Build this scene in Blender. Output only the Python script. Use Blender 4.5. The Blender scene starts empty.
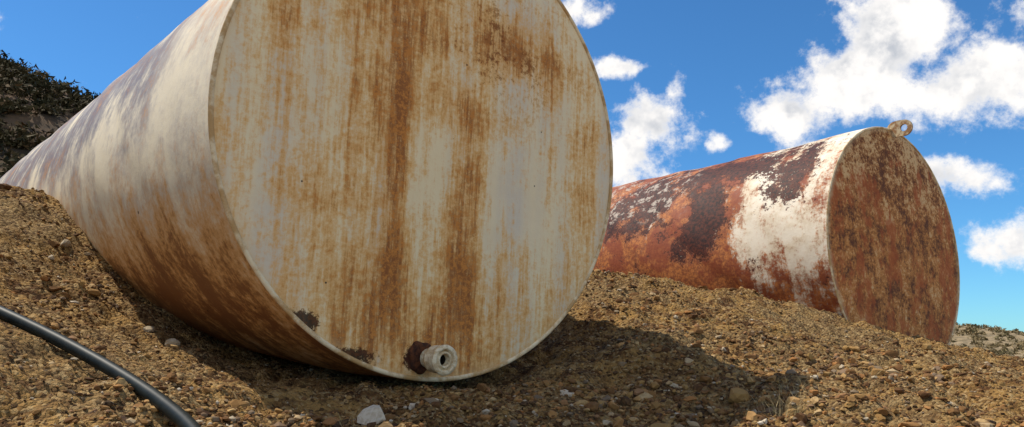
import bpy, bmesh, math, random
import numpy as np
from mathutils import Matrix, Vector
random.seed(3); rng=np.random.default_rng(7)
sc=bpy.context.scene
sc.view_settings.view_transform='Standard'
try: sc.view_settings.look='None'
except: pass
sc.view_settings.exposure=0

# ---------------- node helper ----------------
class N:
    def __init__(s,tree): s.t=tree
    def new(s,typ,**kw):
        n=s.t.nodes.new(typ)
        for k,v in kw.items(): setattr(n,k,v)
        return n
    def set(s,sock,v):
        if v is None: return
        if hasattr(v,'links') or isinstance(v,bpy.types.NodeSocket): s.t.links.new(v,sock)
        else:
            if isinstance(v,(tuple,list)) and len(v)==3 and len(sock.default_value)==4: v=(*v,1)
            sock.default_value=v
    def m(s,op,a,b=None,c=None,clamp=False):
        n=s.new('ShaderNodeMath',operation=op,use_clamp=clamp)
        s.set(n.inputs[0],a); s.set(n.inputs[1],b)
        if c is not None: s.set(n.inputs[2],c)
        return n.outputs[0]
    def add(s,a,b): return s.m('ADD',a,b)
    def mul(s,a,b): return s.m('MULTIPLY',a,b)
    def sub(s,a,b): return s.m('SUBTRACT',a,b)
    def mx(s,a,b): return s.m('MAXIMUM',a,b)
    def ramp(s,v,lo,hi,a=0.0,b=1.0,smooth=True):
        n=s.new('ShaderNodeMapRange',interpolation_type='SMOOTHSTEP' if smooth else 'LINEAR')
        s.set(n.inputs[0],v); 
        for i,x in zip((1,2,3,4),(lo,hi,a,b)): s.set(n.inputs[i],x)
        return n.outputs[0]
    def mix(s,f,a,b,mode='MIX'):
        n=s.new('ShaderNodeMix',data_type='RGBA',blend_type=mode)
        s.set(n.inputs[0],f); s.set(n.inputs[6],a); s.set(n.inputs[7],b)
        return n.outputs[2]
    def sep(s,v):
        n=s.new('ShaderNodeSeparateXYZ'); s.set(n.inputs[0],v); return n.outputs
    def noise(s,vec,scale=1,detail=4,rough=.55,dist=0,sc3=None,off=None):
        if sc3 is not None or off is not None:
            mp=s.new('ShaderNodeMapping'); s.set(mp.inputs[0],vec)
            if sc3: mp.inputs['Scale'].default_value=sc3
            if off: mp.inputs['Location'].default_value=off
            vec=mp.outputs[0]
        n=s.new('ShaderNodeTexNoise'); s.set(n.inputs['Vector'],vec)
        n.inputs['Scale'].default_value=scale; n.inputs['Detail'].default_value=detail
        n.inputs['Roughness'].default_value=rough; n.inputs['Distortion'].default_value=dist
        return n.outputs[0]
    def vor(s,vec,scale=1,feature='F1',out=0,rand=1):
        n=s.new('ShaderNodeTexVoronoi',feature=feature); s.set(n.inputs['Vector'],vec)
        n.inputs['Scale'].default_value=scale
        n.inputs['Randomness'].default_value=rand
        return n.outputs[out]
    def blob(s,x,y,cx,cy,rx,ry):
        dx=s.mul(s.sub(x,cx),1/rx); dy=s.mul(s.sub(y,cy),1/ry)
        d=s.m('MULTIPLY_ADD',dx,dx,s.mul(dy,dy))
        return s.m('EXPONENT',s.mul(d,-1.0))
def material(name):
    m=bpy.data.materials.new(name); m.use_nodes=True
    nt=m.node_tree; b=nt.nodes['Principled BSDF']
    return m,N(nt),b
def bump(n,b,h,strength=.5,dist=.02):
    k=n.new('ShaderNodeBump'); n.set(k.inputs['Height'],h)
    k.inputs['Strength'].default_value=strength; k.inputs['Distance'].default_value=dist
    n.t.links.new(k.outputs[0],b.inputs['Normal'])

# ---------------- world ----------------
SUN=Vector((-.536,.202,1.0)).normalized()
el=math.asin(SUN.z); az=math.atan2(SUN.x,SUN.y)
w=bpy.data.worlds.new("World"); sc.world=w; w.use_nodes=True
nt=w.node_tree; n=N(nt); bg=nt.nodes['Background']
sky=n.new('ShaderNodeTexSky',sky_type='NISHITA'); sky.sun_disc=False
sky.sun_elevation=el; sky.sun_rotation=az
sky.air_density=1.0; sky.dust_density=.2; sky.ozone_density=1.8; sky.altitude=1200
S=.13
bg.inputs[1].default_value=S
tc=n.new('ShaderNodeTexCoord').outputs['Generated']
x,y,z=n.sep(tc)
AZ=n.mul(n.m('ARCTAN2',x,y),57.2958); EL=n.mul(n.m('ARCSINE',z),57.2958)
wv=n.noise(tc,7,4,.6)
AZw=n.add(AZ,n.mul(n.sub(wv,.5),6)); ELw=n.add(EL,n.mul(n.sub(wv,.5),-4))
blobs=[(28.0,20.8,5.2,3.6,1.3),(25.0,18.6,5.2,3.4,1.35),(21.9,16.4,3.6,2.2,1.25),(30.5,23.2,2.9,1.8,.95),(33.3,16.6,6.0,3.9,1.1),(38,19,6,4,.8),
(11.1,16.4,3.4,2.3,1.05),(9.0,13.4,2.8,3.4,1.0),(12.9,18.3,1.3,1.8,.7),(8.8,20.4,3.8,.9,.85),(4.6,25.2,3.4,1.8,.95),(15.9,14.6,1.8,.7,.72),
(30.4,10.8,3.2,1.6,.88),(33.6,6.4,5.0,2.1,1.0),(-30.6,18.6,1.2,.6,.55),(62,24,12,8,1.2),(-85,20,14,8,.9),(105,30,24,18,1.5),(-150,28,30,16,1.5),(155,30,32,20,1.6),(-115,45,20,12,1.3)]  # large ones at the end: unseen clouds behind camera, added as white fill
acc=None
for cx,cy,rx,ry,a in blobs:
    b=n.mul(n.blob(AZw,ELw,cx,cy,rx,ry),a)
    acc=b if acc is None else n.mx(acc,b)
f0=n.noise(tc,13,8,.66); f1=n.noise(tc,13,4,.6,off=(-.10,.06,.22))
d0=n.m('MULTIPLY_ADD',n.sub(f0,.5),2.8,acc)
d1=n.m('MULTIPLY_ADD',n.sub(f1,.5),2.8,acc)
cov=n.ramp(d0,.38,.95)
shade=n.mul(n.ramp(n.sub(d1,d0),-.3,.6),n.ramp(d0,.55,1.2))
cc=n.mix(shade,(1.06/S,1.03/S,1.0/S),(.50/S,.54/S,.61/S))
skyc=n.mix(1.0,sky.outputs[0],(.40,.82,1.12),'MULTIPLY')
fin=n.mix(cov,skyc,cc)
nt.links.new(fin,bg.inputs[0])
w.cycles.sampling_method='MANUAL'; w.cycles.sample_map_resolution=256

sl=bpy.data.lights.new('sun','SUN'); sl.energy=5.0; sl.angle=math.radians(.5); sl.color=(1,.92,.79)
so=bpy.data.objects.new('sun',sl); sc.collection.objects.link(so)
so.rotation_euler=SUN.to_track_quat('Z','Y').to_euler()

# ---------------- camera ----------------
cd=bpy.data.cameras.new('camera'); cam=bpy.data.objects.new('camera',cd); sc.collection.objects.link(cam)
cd.sensor_width=36; cd.lens=36*760/1024; cd.clip_end=3000; cd.clip_start=.05
cam.location=(0,0,0); cam.rotation_euler=(math.radians(90+9.8),0,0); sc.camera=cam

# ---------------- terrain ----------------
def hsh(i,j,s):
    h=(i.astype(np.int64)*374761393+j.astype(np.int64)*668265263+s*1442695041)&0xffffffff
    h=((h^(h>>13))*1274126177)&0xffffffff
    return ((h^(h>>16))&0xffff)/65535.0
def vn(x,y,s):
    i=np.floor(x);j=np.floor(y);fx=x-i;fy=y-j
    fx=fx*fx*fx*(fx*(fx*6-15)+10);fy=fy*fy*fy*(fy*(fy*6-15)+10)
    a=hsh(i,j,s);b=hsh(i+1,j,s);c=hsh(i,j+1,s);d=hsh(i+1,j+1,s)
    return (a*(1-fx)+b*fx)*(1-fy)+(c*(1-fx)+d*fx)*fy-.5
def fbm(x,y,f,o,s,g=.5):
    r=0;a=1
    for k in range(o):
        r=r+a*vn(x*f+17.3*k,y*f-9.1*k,s+k); f*=2.03;a*=g
    return r
CP=np.array([(-.3,3.9,-.22),(.3,4.4,-.14),(.29,4.9,-.02),(.7,6,.45),(.82,4.6,-.04),(1.87,5,-.03),(2.8,5.6,-.04),(2.78,6.66,.25),
(2.06,7.76,.48),(1.05,9.03,.82),(3.5,7.1,.05),(4.5,8,-.16),(4.4,7,-.20),(2.5,4,-.27),(1.96,3,-.33),(1.74,3.5,-.25),(0,2.9,-.33),(.72,3,-.31),
(-1.0,2.5,-.26),(0,1.5,-.55),(0,0,-.8),(1.5,1.5,-.6),(-1.3,2,-.24),(-1.5,0,-.6),(-2,3,.10),(-1.5,2.8,-.09),(-2.9,4.3,.53),(-3.78,5.5,1.12),
(-3.16,5.36,.93),(-2.31,4.87,.28),(-1.9,4.7,.02),(-1.5,4.3,-.12),(-.9,3.4,-.22),(-4.8,7,1.3),(-4,8.5,1.5),(0,8.5,.95),(0,12,1.2),(3,12,.5),
(6,9,-.40),(6,5,-.5),(4,2,-.7),(-5,3,1.0),(-6,5,1.7),(7,12,-.7),(-6,11,1.6),(9,6,-.9),(8,1,-1.1),(-5,0,.4),(0,-4,-1.2),(-1.6,6.8,.6),(-.6,6.2,.3)])
def U(r2): return np.where(r2>0,r2*np.log(r2+1e-12)*.5,0)
P=CP[:,:2];K=U(((P[:,None]-P[None])**2).sum(-1))+np.eye(len(P))*.02
A=np.zeros((len(P)+3,)*2);A[:len(P),:len(P)]=K;A[:len(P),-3:]=np.c_[np.ones(len(P)),P];A[-3:,:len(P)]=A[:len(P),-3:].T
W=np.linalg.solve(A,np.r_[CP[:,2],0,0,0])
def base(x,y):
    r=W[-3]+W[-2]*x+W[-1]*y
    for k,(px,py) in enumerate(P): r=r+W[k]*U((x-px)**2+(y-py)**2)
    return r
def height(x,y):
    x=np.asarray(x,float);y=np.asarray(y,float)
    xc=np.clip(x,-9,11);yc=np.clip(y,-6,15)
    d=np.hypot(x-0.5,y-5)
    t=np.clip((d-8)/14,0,1);t=t*t*(3-2*t)
    h=np.clip(base(xc,yc),-2.5,2.5)
    far=-2.6+fbm(x,y,.02,4,90)*4+fbm(x,y,.15,3,95)*.5
    h=h*(1-t)+far*t
    n1=fbm(x,y,1.3,3,5)*.10+fbm(x,y,6,4,11,.65)*.060
    n2=np.abs(fbm(x,y,14,3,31,.6))*.045
    return h+n1-n2*.5
def axis(lo,hi,st,ext):
    a=list(np.arange(lo,hi,st)); s=st;v=a[-1];up=[]
    while v<ext: s*=1.09; v+=s; up.append(v)
    s=st;v=lo;dn=[]
    while v>-ext: s*=1.09; v-=s; dn.append(v)
    return np.array(dn[::-1]+a+up)
gx=axis(-4.6,5.6,.02,900); gy=axis(1.3,8.6,.02,900)
X,Y=np.meshgrid(gx,gy); Z=height(X,Y)
def mesh_np(name,V,F,mat,smooth=True,attr=None):
    me=bpy.data.meshes.new(name)
    k=F.shape[1]
    me.vertices.add(len(V));me.vertices.foreach_set('co',V.astype(np.float32).ravel())
    me.loops.add(F.size);me.loops.foreach_set('vertex_index',F.astype(np.int32).ravel())
    me.polygons.add(len(F));me.polygons.foreach_set('loop_start',np.arange(0,F.size,k,dtype=np.int32))
    me.polygons.foreach_set('use_smooth',np.full(len(F),smooth))
    me.update(calc_edges=True)
    if attr is not None:
        a=me.attributes.new('rnd','FLOAT','POINT');a.data.foreach_set('value',attr.astype(np.float32))
    me.materials.append(mat)
    o=bpy.data.objects.new(name,me);sc.collection.objects.link(o);return o
def gridfaces(ny,nx):
    i=np.arange(ny*nx).reshape(ny,nx)
    return np.stack([i[:-1,:-1],i[:-1,1:],i[1:,1:],i[1:,:-1]],-1).reshape(-1,4)

# ground material
m,n,b=material('dry_dirt')
p=n.new('ShaderNodeNewGeometry').outputs['Position']
big=n.noise(p,.9,3,.6); med=n.noise(p,6,4,.7)
vc=n.new('ShaderNodeTexVoronoi'); n.set(vc.inputs['Vector'],p); vc.inputs['Scale'].default_value=60
vr,vg,_=n.sep(vc.outputs['Color'])
c=n.mix(n.ramp(med,.38,.60),(.11,.052,.020),(.35,.205,.068))
c=n.mix(n.ramp(big,.44,.60,0,.75),c,n.mix(vg,(.13,.080,.038),(.36,.24,.105)))
c=n.mix(n.mul(n.ramp(vr,.65,1),.6),c,(.46,.33,.16))
c=n.mix(n.mul(n.ramp(vr,.38,.0),.8),c,(.045,.024,.013))
n.set(b.inputs['Base Color'],c); b.inputs['Roughness'].default_value=.95; b.inputs['Specular IOR Level'].default_value=.1
bump(n,b,n.add(n.sub(1,vc.outputs['Distance']),n.noise(p,130,2,.7)),1,.014)
ground=mesh_np('ground',np.stack([X,Y,Z],-1).reshape(-1,3),gridfaces(*X.shape),m)

# ---------------- gravel ----------------
m,n,b=material('stone')
at=n.new('ShaderNodeAttribute',attribute_name='rnd').outputs['Fac']
cr=n.new('ShaderNodeValToRGB'); e=cr.color_ramp; e.interpolation='LINEAR'
cols=[(0,(.03,.020,.015)),(.16,(.10,.046,.020)),(.32,(.21,.105,.038)),(.47,(.36,.22,.075)),(.57,(.17,.135,.10)),(.66,(.33,.145,.045)),(.80,(.46,.30,.125)),(.92,(.42,.35,.24)),(1,(.66,.58,.45))]
e.elements[0].position=0;e.elements[0].color=(*cols[0][1],1);e.elements[1].position=1;e.elements[1].color=(*cols[-1][1],1)
for q,cc_ in cols[1:-1]:
    k=e.elements.new(q);k.color=(*cc_,1)
n.set(cr.inputs[0],at)
p=n.new('ShaderNodeNewGeometry').outputs['Position']
c=n.mix(n.ramp(n.noise(p,60,3,.6),.35,.7,0,.4),cr.outputs[0],(.24,.135,.048))
n.set(b.inputs['Base Color'],c);b.inputs['Roughness'].default_value=.9;b.inputs['Specular IOR Level'].default_value=.15
def ico(sub):
    bm=bmesh.new();bmesh.ops.create_icosphere(bm,subdivisions=sub,radius=1)
    V=np.array([v.co[:] for v in bm.verts]);F=np.array([[v.index for v in f.verts] for f in bm.faces]);bm.free();return V,F
def stones(name,cnt,sub,med,sig,rmin,rmax,mat,lo=.004,hi=.2,power=1.0,extra=None):
    V0,F0=ico(sub)
    tm=[]
    for k in range(12):
        d=V0.copy()
        for q in range(5+sub*3):
            nn=rng.normal(size=3);nn/=np.linalg.norm(nn);c0=rng.uniform(.45,.8)
            s=d@nn; d=d-np.outer(np.maximum(s-c0,0),nn)
        tm.append(d+rng.normal(0,.03,d.shape))
    tm=np.array(tm)
    u=rng.random(cnt); r=rmin*(rmax/rmin)**(u**power)
    th=rng.uniform(-.72,.72,cnt)
    x=r*np.sin(th);y=r*np.cos(th)
    sz=np.clip(med*np.exp(rng.normal(0,sig,cnt)),lo,hi)*(1+.02*r)
    cl=fbm(x,y,1.1,3,55); sz*=np.clip(1+cl*1.6,.5,1.7)
    if extra is not None:
        x=np.r_[x,extra[:,0]];y=np.r_[y,extra[:,1]];sz=np.r_[sz,extra[:,2]];cnt=len(x)
    z=height(x,y)+sz*rng.uniform(-.15,.4,cnt)
    t=tm[rng.integers(0,12,cnt)]
    sc3=np.stack([rng.uniform(.8,1.4,cnt),rng.uniform(.6,1.1,cnt),rng.uniform(.4,.85,cnt)],-1)*sz[:,None]
    v=t*sc3[:,None,:]
    a=rng.uniform(0,6.28,cnt);tl=rng.normal(0,.35,cnt)
    ct,st=np.cos(tl)[:,None],np.sin(tl)[:,None]
    vy=v[...,1]*ct-v[...,2]*st;vz=v[...,1]*st+v[...,2]*ct
    ca,sa=np.cos(a)[:,None],np.sin(a)[:,None]
    vx=v[...,0]*ca-vy*sa;vy=v[...,0]*sa+vy*ca
    V=np.stack([vx+x[:,None],vy+y[:,None],vz+z[:,None]],-1).reshape(-1,3)
    F=(F0[None]+(np.arange(cnt)*len(V0))[:,None,None]).reshape(-1,3)
    rn=np.clip(rng.beta(1.2,1.6,cnt),0,1)
    if extra is not None: rn[-len(extra):]=.93
    return V,F,np.repeat(rn,len(V0))
parts=[stones('a',46000,1,.0068,.45,1.6,9,m,lo=.003),stones('b',8500,2,.0122,.40,1.7,11,m,power=.8),
       stones('c',300,2,.023,.30,1.9,11,m,power=.7,extra=np.array([(-2.05,4.35,.045),(-1.85,4.2,.035),(1.3,3.6,.035),(-2.9,4.9,.05)]))]
off=0;VV=[];FF=[];RR=[]
for V,F,R_ in parts: VV.append(V);FF.append(F+off);RR.append(R_);off+=len(V)
mesh_np('gravel',np.concatenate(VV),np.concatenate(FF),m,False,np.concatenate(RR))

# ---------------- tanks ----------------
R=1.25
def frame(D,C):
    D=Vector(D).normalized(); H=Vector((D.y,-D.x,0)).normalized()
    Vv=(-D).cross(H)
    return Matrix(((H.x,Vv.x,-D.x,C[0]),(H.y,Vv.y,-D.y,C[1]),(H.z,Vv.z,-D.z,C[2]),(0,0,0,1)))
def child(o,par):
    o.parent=par; return o
def mat_cap1():
    m,n,b=material('painted_steel_cap')
    tc=n.new('ShaderNodeTexCoord').outputs['Object'];x,y,z=n.sep(tc)
    st=n.noise(tc,1,5,.70,sc3=(8,.8,1)); st2=n.noise(tc,1,4,.72,sc3=(38,2.4,1),off=(4,2,0)); bl=n.noise(tc,2.8,7,.74,off=(1.3,5.1,0)); fi=n.noise(tc,34,5,.8)
    bands=n.noise(tc,1,2,.5,sc3=(3.6,.22,1),off=(7,0,0))
    paint=n.mix(n.ramp(bands,.42,.60),(.92,.75,.46),(.74,.64,.49))
    paint=n.mix(n.ramp(bl,.38,.68,0,.6),paint,(.93,.79,.51))
    bias=None
    for cx,cy,rx,ry,a in [(-.35,.66,.5,.55,.11),(.40,.60,.30,.22,.12),(.10,-.40,.11,.7,.10),(-.66,-.35,.42,.5,.08),(-.05,-1.0,.9,.35,.12),(-.33,-.3,.07,.7,.10),(-.95,.5,.1,.4,.06),(.72,.5,.12,.3,.08),(.98,-.1,.16,.6,.09),(.05,.15,.35,.15,.07)]:
        g=n.mul(n.blob(x,y,cx,cy,rx,ry),a); bias=g if bias is None else n.add(bias,g)
    s=n.add(n.add(n.mul(st,.28),n.mul(st2,.22)),n.add(n.mul(bl,.26),n.mul(fi,.24)))
    s=n.add(s,bias)
    wash=n.ramp(s,.495,.605); core=n.ramp(s,.575,.655)
    c=n.mix(n.mul(wash,.85),paint,(.80,.43,.12))
    c=n.mix(n.mul(core,.9),c,n.mix(n.ramp(fi,.42,.60),(.25,.075,.02),(.60,.225,.042)))
    dk=n.mul(n.ramp(n.add(n.mul(fi,.5),n.mul(bl,.5)),.53,.58),n.blob(x,y,.30,.56,.42,.26)); c=n.mix(n.mul(dk,.85),c,(.17,.055,.02))
    spots=n.ramp(n.vor(tc,5.5),.035,.015)
    c=n.mix(spots,c,(.03,.02,.015))
    rr=n.m('SQRT',n.add(n.mul(x,x),n.mul(y,y)))
    hole=n.add(n.mul(n.blob(x,y,-.76,-.97,.09,.06),1.3),n.mul(n.blob(x,y,-.52,-1.13,.22,.06),.95)); hole=n.ramp(n.add(hole,n.mul(n.sub(n.add(n.mul(fi,.6),n.mul(bl,.4)),.5),3.6)),.52,.74)
    hole=n.mul(hole,n.ramp(rr,1.12,1.18))
    c=n.mix(n.mul(hole,.93),c,n.mix(n.ramp(fi,.45,.6),(.015,.010,.008),(.10,.035,.015)))
    ro=n.blob(x,y,-.16,-1.13,.085,.075); c=n.mix(n.ramp(n.add(ro,n.mul(n.sub(fi,.5),1.8)),.5,.7),c,(.08,.026,.012))
    edge=n.ramp(n.add(rr,n.mul(n.sub(bl,.5),.08)),1.18,1.245)
    c=n.mix(n.mul(n.mul(edge,.5),n.sub(1,hole)),c,(.74,.52,.26))
    n.set(b.inputs['Base Color'],c)
    n.set(b.inputs['Roughness'],n.ramp(wash,0,1,.5,.85)); b.inputs['Specular IOR Level'].default_value=.3
    bump(n,b,n.sub(bl,hole),.5,.014)
    return m
def mat_side1():
    m,n,b=material('painted_steel_shell')
    tc=n.new('ShaderNodeTexCoord').outputs['Object'];x,y,z=n.sep(tc)
    st=n.noise(tc,1,5,.68,sc3=(.9,.9,4)); bl=n.noise(tc,1.5,7,.74,off=(3,1,0)); fi=n.noise(tc,20,5,.8)
    paint=n.mix(n.ramp(n.add(n.mul(bl,.75),n.mul(st,.25)),.42,.58),(.90,.76,.51),(.64,.54,.40))
    gz=n.mul(n.ramp(z,-.45,-1.3),n.ramp(n.add(y,n.mul(n.sub(bl,.5),1.6)),-.2,.4))
    paint=n.mix(n.mul(gz,n.ramp(n.add(n.mul(st,.4),n.add(n.mul(bl,.45),n.mul(fi,.15))),.38,.56)),paint,(.18,.16,.17))
    low=n.ramp(n.add(y,n.mul(n.sub(bl,.5),.9)),.0,-.9)
    s=n.add(n.add(n.mul(st,.3),n.mul(bl,.42)),n.add(n.mul(fi,.28),n.mul(low,.15)))
    c=n.mix(n.ramp(s,.50,.64,0,.9),paint,(.74,.36,.09))
    c=n.mix(n.ramp(s,.60,.69,0,.9),c,(.22,.075,.023))
    sp=n.ramp(n.vor(tc,4.1),.05,.02); c=n.mix(sp,c,(.05,.025,.015))
    n.set(b.inputs['Base Color'],c); b.inputs['Roughness'].default_value=.5; b.inputs['Specular IOR Level'].default_value=.3
    bump(n,b,bl,.35,.02); return m
def mat_side2():
    m,n,b=material('peeling_steel_shell')
    tc=n.new('ShaderNodeTexCoord').outputs['Object'];x,y,z=n.sep(tc)
    st=n.noise(tc,1,5,.65,sc3=(.9,.9,6)); bl=n.noise(tc,2.6,7,.74,off=(8,1,2)); b2=n.noise(tc,2.8,8,.77,off=(2,4,6)); fi=n.noise(tc,28,5,.8)
    paint=n.mix(n.ramp(bl,.4,.6),(.84,.75,.60),(.66,.53,.36))
    s=n.add(n.add(n.mul(st,.34),n.mul(fi,.28)),n.mul(bl,.38))
    s=n.add(s,n.mul(n.ramp(z,-.80,-1.30),.14))
    s=n.add(s,n.mul(n.ramp(y,.15,-.5),.09))
    s=n.add(s,n.mul(n.blob(z,y,-.35,.75,.35,.3),.05))
    org=n.mix(n.ramp(fi,.40,.60),(.22,.055,.015),(.56,.19,.04))
    org=n.mix(n.ramp(bl,.45,.57,0,.8),org,(.22,.035,.013))
    c=n.mix(n.ramp(s,.50,.59,0,.96),paint,org)
    pe=n.add(n.mul(b2,.68),n.mul(fi,.32))
    bias=None
    for cx,cy,rx,ry,a in [(-1.42,.38,.24,.38,.23),(-1.25,.98,1.0,.20,.15),(-.50,.68,.24,.26,.14),(-2.4,.75,.6,.35,.15),(-1.9,.1,.5,.3,.05),(-4.5,.3,1.5,.8,.09)]:
        g=n.mul(n.blob(z,y,cx,cy,rx,ry),a); bias=g if bias is None else n.add(bias,g)
    pe=n.add(pe,bias)
    pm=n.ramp(pe,.582,.60)
    fl=n.mul(n.ramp(n.noise(tc,8,6,.78,off=(5,5,5)),.54,.57),n.mul(n.ramp(z,-1.6,-2.0),n.ramp(y,.40,.60)))
    c=n.mix(pm,c,n.mix(n.ramp(fi,.4,.6),(.020,.010,.009),(.11,.03,.017)))
    c=n.mix(n.mul(fl,.8),c,(.50,.43,.35))
    sp=n.ramp(n.vor(tc,5),.06,.03); c=n.mix(sp,c,(.05,.025,.015))
    n.set(b.inputs['Base Color'],c); b.inputs['Roughness'].default_value=.65; b.inputs['Specular IOR Level'].default_value=.25
    bump(n,b,n.sub(bl,n.mul(pm,.4)),.4,.015); return m
def mat_cap2():
    m,n,b=material('rusted_steel_cap')
    tc=n.new('ShaderNodeTexCoord').outputs['Object'];x,y,z=n.sep(tc)
    st=n.noise(tc,1,5,.7,sc3=(5,1.6,1)); bl=n.noise(tc,4.2,8,.78,off=(1,2,3)); fi=n.noise(tc,30,5,.8)
    s=n.add(n.mul(st,.16),n.add(n.mul(bl,.48),n.mul(fi,.36)))
    c=n.mix(n.ramp(s,.43,.55),(.13,.040,.013),(.64,.26,.06))
    c=n.mix(n.ramp(n.add(s,n.mul(n.ramp(y,-.1,1.1),.05)),.53,.59,0,.85),c,(.78,.54,.27))
    c=n.mix(n.ramp(n.add(n.noise(tc,1,5,.75,sc3=(2.6,1.3,1),off=(9,9,9)),n.mul(n.ramp(y,.6,-.6),.06)),.52,.62,0,.75),c,(.44,.10,.02))
    c=n.mix(n.ramp(n.vor(tc,9),.07,.03),c,(.03,.015,.01))
    rr=n.m('SQRT',n.add(n.mul(x,x),n.mul(y,y)))
    c=n.mix(n.ramp(n.add(rr,n.mul(n.sub(bl,.5),.12)),1.17,1.24,0,.6),c,(.60,.46,.27))
    n.set(b.inputs['Base Color'],c); b.inputs['Roughness'].default_value=.85
    bump(n,b,s,.8,.025); return m
def simple(name,c1,c2,scale=30,rough=.7,metal=0,b_=.4,thr=(.4,.6),spec=.3):
    m,n,b=material(name); tc=n.new('ShaderNodeTexCoord').outputs['Object']
    f=n.noise(tc,scale,5,.65); n.set(b.inputs['Base Color'],n.mix(n.ramp(f,*thr),c1,c2))
    b.inputs['Roughness'].default_value=rough;b.inputs['Metallic'].default_value=metal;b.inputs['Specular IOR Level'].default_value=spec
    bump(n,b,f,b_,.004); return m
rim_m=simple('rim_weld',(.84,.70,.46),(.52,.32,.13),7,.6)
rust_m=simple('rusted_iron',(.04,.016,.010),(.13,.045,.018),40,.9,b_=.9)
zinc_m=simple('weathered_coupling',(.84,.72,.50),(.58,.43,.24),35,.55)
black_m=simple('dark_bore',(.012,.010,.008),(.02,.015,.01),30,.9)
def lathe(name,prof,seg,mat,par,loc=(0,0,0),rot=None,wob=0):
    a=np.linspace(0,2*np.pi,seg,endpoint=False)
    V=[]
    for r,z in prof: V+= [(r*(1+wob*math.sin(3*t+1)+wob*.7*math.sin(7*t))*math.cos(t),r*(1+wob*math.sin(3*t+1)+wob*.7*math.sin(7*t))*math.sin(t),z) for t in a]
    F=[]
    for i in range(len(prof)-1):
        for j in range(seg):
            k=(j+1)%seg; F.append((i*seg+j,i*seg+k,(i+1)*seg+k,(i+1)*seg+j))
    o=mesh_np(name,np.array(V),np.array(F),mat,True)
    o.location=loc
    if rot: o.rotation_euler=rot
    return child(o,par)
def tank(name,M,L,side,cap,dent):
    e=bpy.data.objects.new(name,None); sc.collection.objects.link(e); e.matrix_world=M; e.empty_display_size=.3
    seg=200; rings=140
    th=np.linspace(0,2*np.pi,seg,endpoint=False)
    zz=-np.linspace(0,1,rings)**1.3*L
    T,Zz=np.meshgrid(th,zz)
    d=dent*(np.sin(3*T+Zz*.7)*.35+np.sin(7*T-Zz*1.9+1)*.2+fbm(np.cos(T)*2+5+Zz*.35,np.sin(T)*2+Zz*1.3,1.2,3,77)*1.6)
    Rr=R+d*np.clip(-Zz/.5,0,1)
    for s in (-1.55,-3.1,-4.65,-6.2): Rr=Rr+.006*np.exp(-((Zz-s)/.02)**2)
    V=np.stack([Rr*np.cos(T),Rr*np.sin(T),Zz],-1).reshape(-1,3)
    i=np.arange(rings*seg).reshape(rings,seg); j=np.roll(i,-1,1)
    F=np.stack([i[:-1],i[1:],j[1:],j[:-1]],-1).reshape(-1,4)
    child(mesh_np('shell',V,F,side),e)
    def capm(nm,z0,sgn,mat):
        nr=70; rr=np.linspace(0.002,R-.004,nr)
        T2,R2=np.meshgrid(th,rr)
        bulge=.012*(1-(R2/R)**2)+ fbm(R2*np.cos(T2)+3,R2*np.sin(T2)+1,1.1,3,21)*.02*np.clip((R-R2)/.15,0,1)
        edge=-.006*np.clip((R2-(R-.03))/.03,0,1)
        V=np.stack([R2*np.cos(T2),R2*np.sin(T2),z0+sgn*(bulge+edge)],-1).reshape(-1,3)
        i=np.arange(nr*seg).reshape(nr,seg); j=np.roll(i,-1,1)
        F=np.stack([i[:-1],i[1:],j[1:],j[:-1]],-1).reshape(-1,4)
        if sgn<0: F=F[:,::-1]
        return child(mesh_np(nm,V,F,mat),e)
    capm('end_cap',0.0,1,cap); capm('rear_cap',-L,-1,cap)
    pr=[(R-.012+.012*math.cos(a)-.0,.0+.009*math.sin(a)) for a in np.linspace(-1.2,3.3,9)]
    lathe('rim_weld',pr,200,rim_m,e)
    return e
M1=frame((-.6434,.7637,.0536),(-.321,3.871,1.064))
M2=frame((-.591,.8066,0),(3.79,7.40,.90))
t1=tank('storage_tank',M1,9.5,mat_side1(),mat_cap1(),.012)
t2=tank('storage_tank.001',M2,9.0,mat_side2(),mat_cap2(),.02)
# drain outlet on tank 1
lathe('outlet_flange',[(.0,.014),(.055,.018),(.066,.020),(.076,.012),(.078,-.004)],40,rust_m,t1,(-.12,-1.125,0.003),wob=.08)
lathe('outlet_nipple',[(.048,0),(.048,.10),(.04,.10)],36,zinc_m,t1,(-.09,-1.13,.01))
pr=[(.048,.06),(.065,.062),(.067,.075)]
for k in range(5): pr+=[(.067,.08+k*.012),(.063,.086+k*.012)]
pr+=[(.071,.142),(.074,.150),(.072,.158),(.056,.160),(.051,.158),(.049,.14),(.043,.138),(.041,.155),(.031,.156),(.029,.15),(.027,.05),(.001,.05)]
lathe('outlet_coupling',pr,48,zinc_m,t1,(-.09,-1.13,.01))
lathe('outlet_bore',[(.0265,.12),(.026,.06),(.0005,.055)],32,black_m,t1,(-.09,-1.13,.01))
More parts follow.
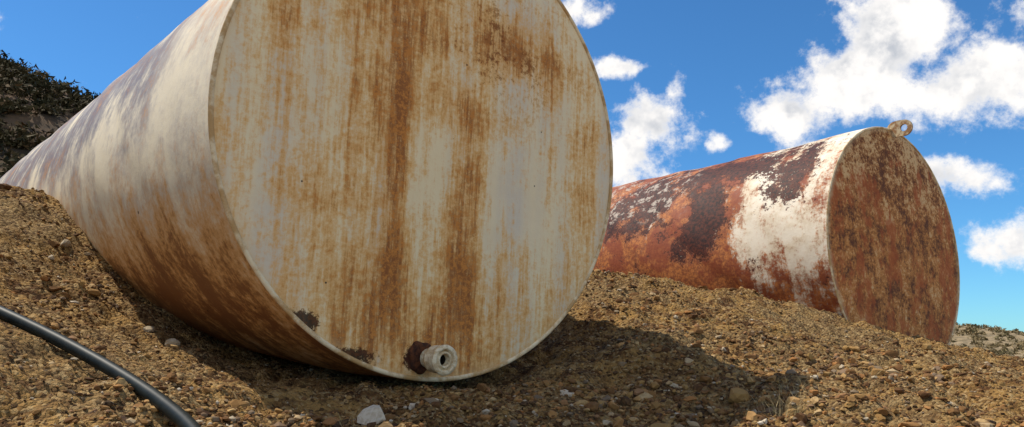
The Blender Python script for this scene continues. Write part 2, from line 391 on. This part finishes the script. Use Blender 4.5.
# lifting lug on tank 2
def lug(par):
    bm=bmesh.new(); seg=32; ro,ri=.082,.036; t=.011
    outer=[]; inner=[]
    for k in range(seg):
        a=2*math.pi*k/seg
        c,s=math.cos(a),math.sin(a)
        ox,oy=ro*c,ro*s
        if c<0: ox=-.17*(-c)**.6; oy=ro*s*(1+.15*(-c))
        outer.append((ox,oy)); inner.append((ri*c,ri*s))
    vs=[[bm.verts.new((px,py,zz)) for px,py in ring] for zz in (-t,t) for ring in (outer,inner)]
    for k in range(seg):
        j=(k+1)%seg
        bm.faces.new((vs[2][k],vs[2][j],vs[3][j],vs[3][k])); bm.faces.new((vs[0][j],vs[0][k],vs[1][k],vs[1][j]))
        bm.faces.new((vs[0][k],vs[0][j],vs[2][j],vs[2][k])); bm.faces.new((vs[1][j],vs[1][k],vs[3][k],vs[3][j]))
    me=bpy.data.meshes.new('lifting_lug');bm.to_mesh(me);bm.free();me.materials.append(simple('lug_steel',(.58,.46,.28),(.30,.15,.06),25,.7))
    o=bpy.data.objects.new('lifting_lug',me);sc.collection.objects.link(o);o.parent=par
    o.matrix_local=Matrix(((0,0,-1,.06),(-.05,1,0,R-.015),(1,.05,0,.13),(0,0,0,1)))
lug(t2)

# ---------------- hose ----------------
pts=[(-3.6,3.05),(-2.9,3.15),(-2.35,3.12),(-2.0,3.0),(-1.75,2.93),(-1.5,2.82),(-1.25,2.66),(-1.05,2.48),(-.9,2.3),(-.75,2.0),(-.65,1.6),(-.7,1.1)]
cu=bpy.data.curves.new('rubber_hose','CURVE');cu.dimensions='3D';cu.bevel_depth=.024;cu.bevel_resolution=6;cu.resolution_u=16
sp=cu.splines.new('NURBS');sp.points.add(len(pts)-1)
for q,(px,py) in zip(sp.points,pts): q.co=(px,py,float(base(np.array([px]),np.array([py]))[0])+.026,1)
sp.order_u=4;sp.use_endpoint_u=True
ho=bpy.data.objects.new('rubber_hose',cu);sc.collection.objects.link(ho)
hm=simple('black_rubber',(.005,.010,.010),(.012,.018,.017),20,.5,b_=.15,spec=.2);cu.materials.append(hm)

# ---------------- hills ----------------
def hill(name,cx,cy,sx,sy,hh,z0,seed,mat):
    a=np.linspace(-2.6,2.6,260)
    Xh,Yh=np.meshgrid(cx+a*sx,cy+a*sy)
    g=np.exp(-((Xh-cx)/sx)**2/2-((Yh-cy)/sy)**2/2)
    Zh=z0+hh*g+ (fbm(Xh,Yh,.06,5,seed)*.18*hh*g) + fbm(Xh,Yh,.6,3,seed+9)*.5*g
    return mesh_np(name,np.stack([Xh,Yh,Zh],-1).reshape(-1,3),gridfaces(*Xh.shape),mat),(Xh,Yh,Zh)
m,n,b=material('scrub_hillside')
p=n.new('ShaderNodeNewGeometry').outputs['Position']
c=n.mix(n.ramp(n.noise(p,.5,5,.7),.4,.6),(.045,.030,.016),(.12,.070,.034))
n.set(b.inputs['Base Color'],c);b.inputs['Roughness'].default_value=1
h1,g1=hill('hill',-60,60,35,20,27.5,-3,200,m)
m2,n,b=material('dry_grass_hillside')
p=n.new('ShaderNodeNewGeometry').outputs['Position']
c=n.mix(n.ramp(n.noise(p,.8,5,.7),.4,.6),(.16,.12,.06),(.30,.22,.12))
n.set(b.inputs['Base Color'],c);b.inputs['Roughness'].default_value=1
h2,g2=hill('hill.001',45,95,30,25,5.0,-3,300,m2)

def leafmat(name,c1,c2,c3):
    m,n,b=material(name)
    at=n.new('ShaderNodeAttribute',attribute_name='rnd').outputs['Fac']
    c=n.mix(n.ramp(at,0,.6),c1,c2); c=n.mix(n.ramp(at,.7,1),c,c3)
    n.set(b.inputs['Base Color'],c);b.inputs['Roughness'].default_value=.8;b.inputs['Specular IOR Level'].default_value=.1;return m
def scrub(name,grid,cnt,smin,smax,leaves,lsize,mat,xr,yr):
    Xh,Yh,Zh=grid; xx,yy,zz_=Xh.ravel(),Yh.ravel(),Zh.ravel()
    ok=(xx>xr[0])&(xx<xr[1])&(yy>yr[0])&(yy<yr[1])&(zz_>-2.5);xx,yy,zz_=xx[ok],yy[ok],zz_[ok]
    k=rng.integers(0,len(xx),cnt);x,y,z=xx[k]+rng.normal(0,.25,cnt),yy[k]+rng.normal(0,.1,cnt),zz_[k]
    c=cnt;s=smin+(smax-smin)*rng.random(c)**2
    d=rng.normal(size=(c,leaves,3));d/=np.linalg.norm(d,axis=-1,keepdims=True)
    d*=rng.uniform(.45,1,(c,leaves,1));d[...,2]=np.abs(d[...,2])*.8
    ctr=np.stack([x,y,z],-1)[:,None]+d*s[:,None,None]
    t=rng.normal(size=(c,leaves,3,3))*lsize
    V=(ctr[:,:,None]+t).reshape(-1,3);F=np.arange(len(V)).reshape(-1,3)
    rn=np.repeat((np.clip(rng.random(c)[:,None]*.7+rng.random((c,leaves))*.3,0,1)).ravel(),3)
    return mesh_np(name,V,F,mat,False,rn)
scrub('scrub',g1,3200,.3,1.6,50,.14,leafmat('scrub_leaves',(.022,.024,.011),(.070,.055,.024),(.16,.095,.045)),(-62,-14),(28,64))
scrub('scrub.001',g2,1500,.2,.6,30,.12,leafmat('dry_scrub_leaves',(.13,.11,.05),(.24,.18,.09),(.36,.27,.14)),(20,80),(50,97))

def grass(name,spots,mat):
    V=[];Rn=[]
    for cx,cy,rad_,cnt,hgt in spots:
        xs=cx+rng.normal(0,rad_,cnt);ys=cy+rng.normal(0,rad_,cnt);zs=height(xs,ys)-.01
        for a,b_,c_ in zip(xs,ys,zs):
            h=hgt*rng.uniform(.4,1.1);dx,dy=rng.normal(0,.45,2)*h;th=rng.uniform(0,3.14);wd=.0010+.0003*cy
            wx,wy=math.cos(th)*wd,math.sin(th)*wd
            mx,my=a+dx*.35,b_+dy*.35
            r=rng.random()
            V+=[(a-wx,b_-wy,c_),(a+wx,b_+wy,c_),(mx,my,c_+h*.6),(mx-wx*.6,my-wy*.6,c_+h*.55),(mx+wx*.6,my+wy*.6,c_+h*.55),(a+dx,b_+dy,c_+h*.95)];Rn+=[r]*6
    V=np.array(V);F=np.arange(len(V)).reshape(-1,3)
    return mesh_np(name,V,F,mat,False,np.array(Rn))
sp=[(1.15,3.3,.05,70,.13),(1.3,3.6,.04,40,.10),(2.2,3.9,.06,50,.10),(2.9,5.0,.05,40,.1),(-2.7,4.6,.05,40,.09),(-1.6,3.3,.04,30,.08),(2.0,4.4,.04,30,.08),(-.6,2.9,.04,30,.07)]
for k in range(190):
    r=rng.uniform(8.3,15);a=rng.uniform(.52,.68);sp.append((r*math.sin(a),r*math.cos(a),.16,40,.18))
grass('dry_grass',sp,leafmat('straw',(.34,.25,.12),(.46,.36,.19),(.24,.22,.09)))
print('done')
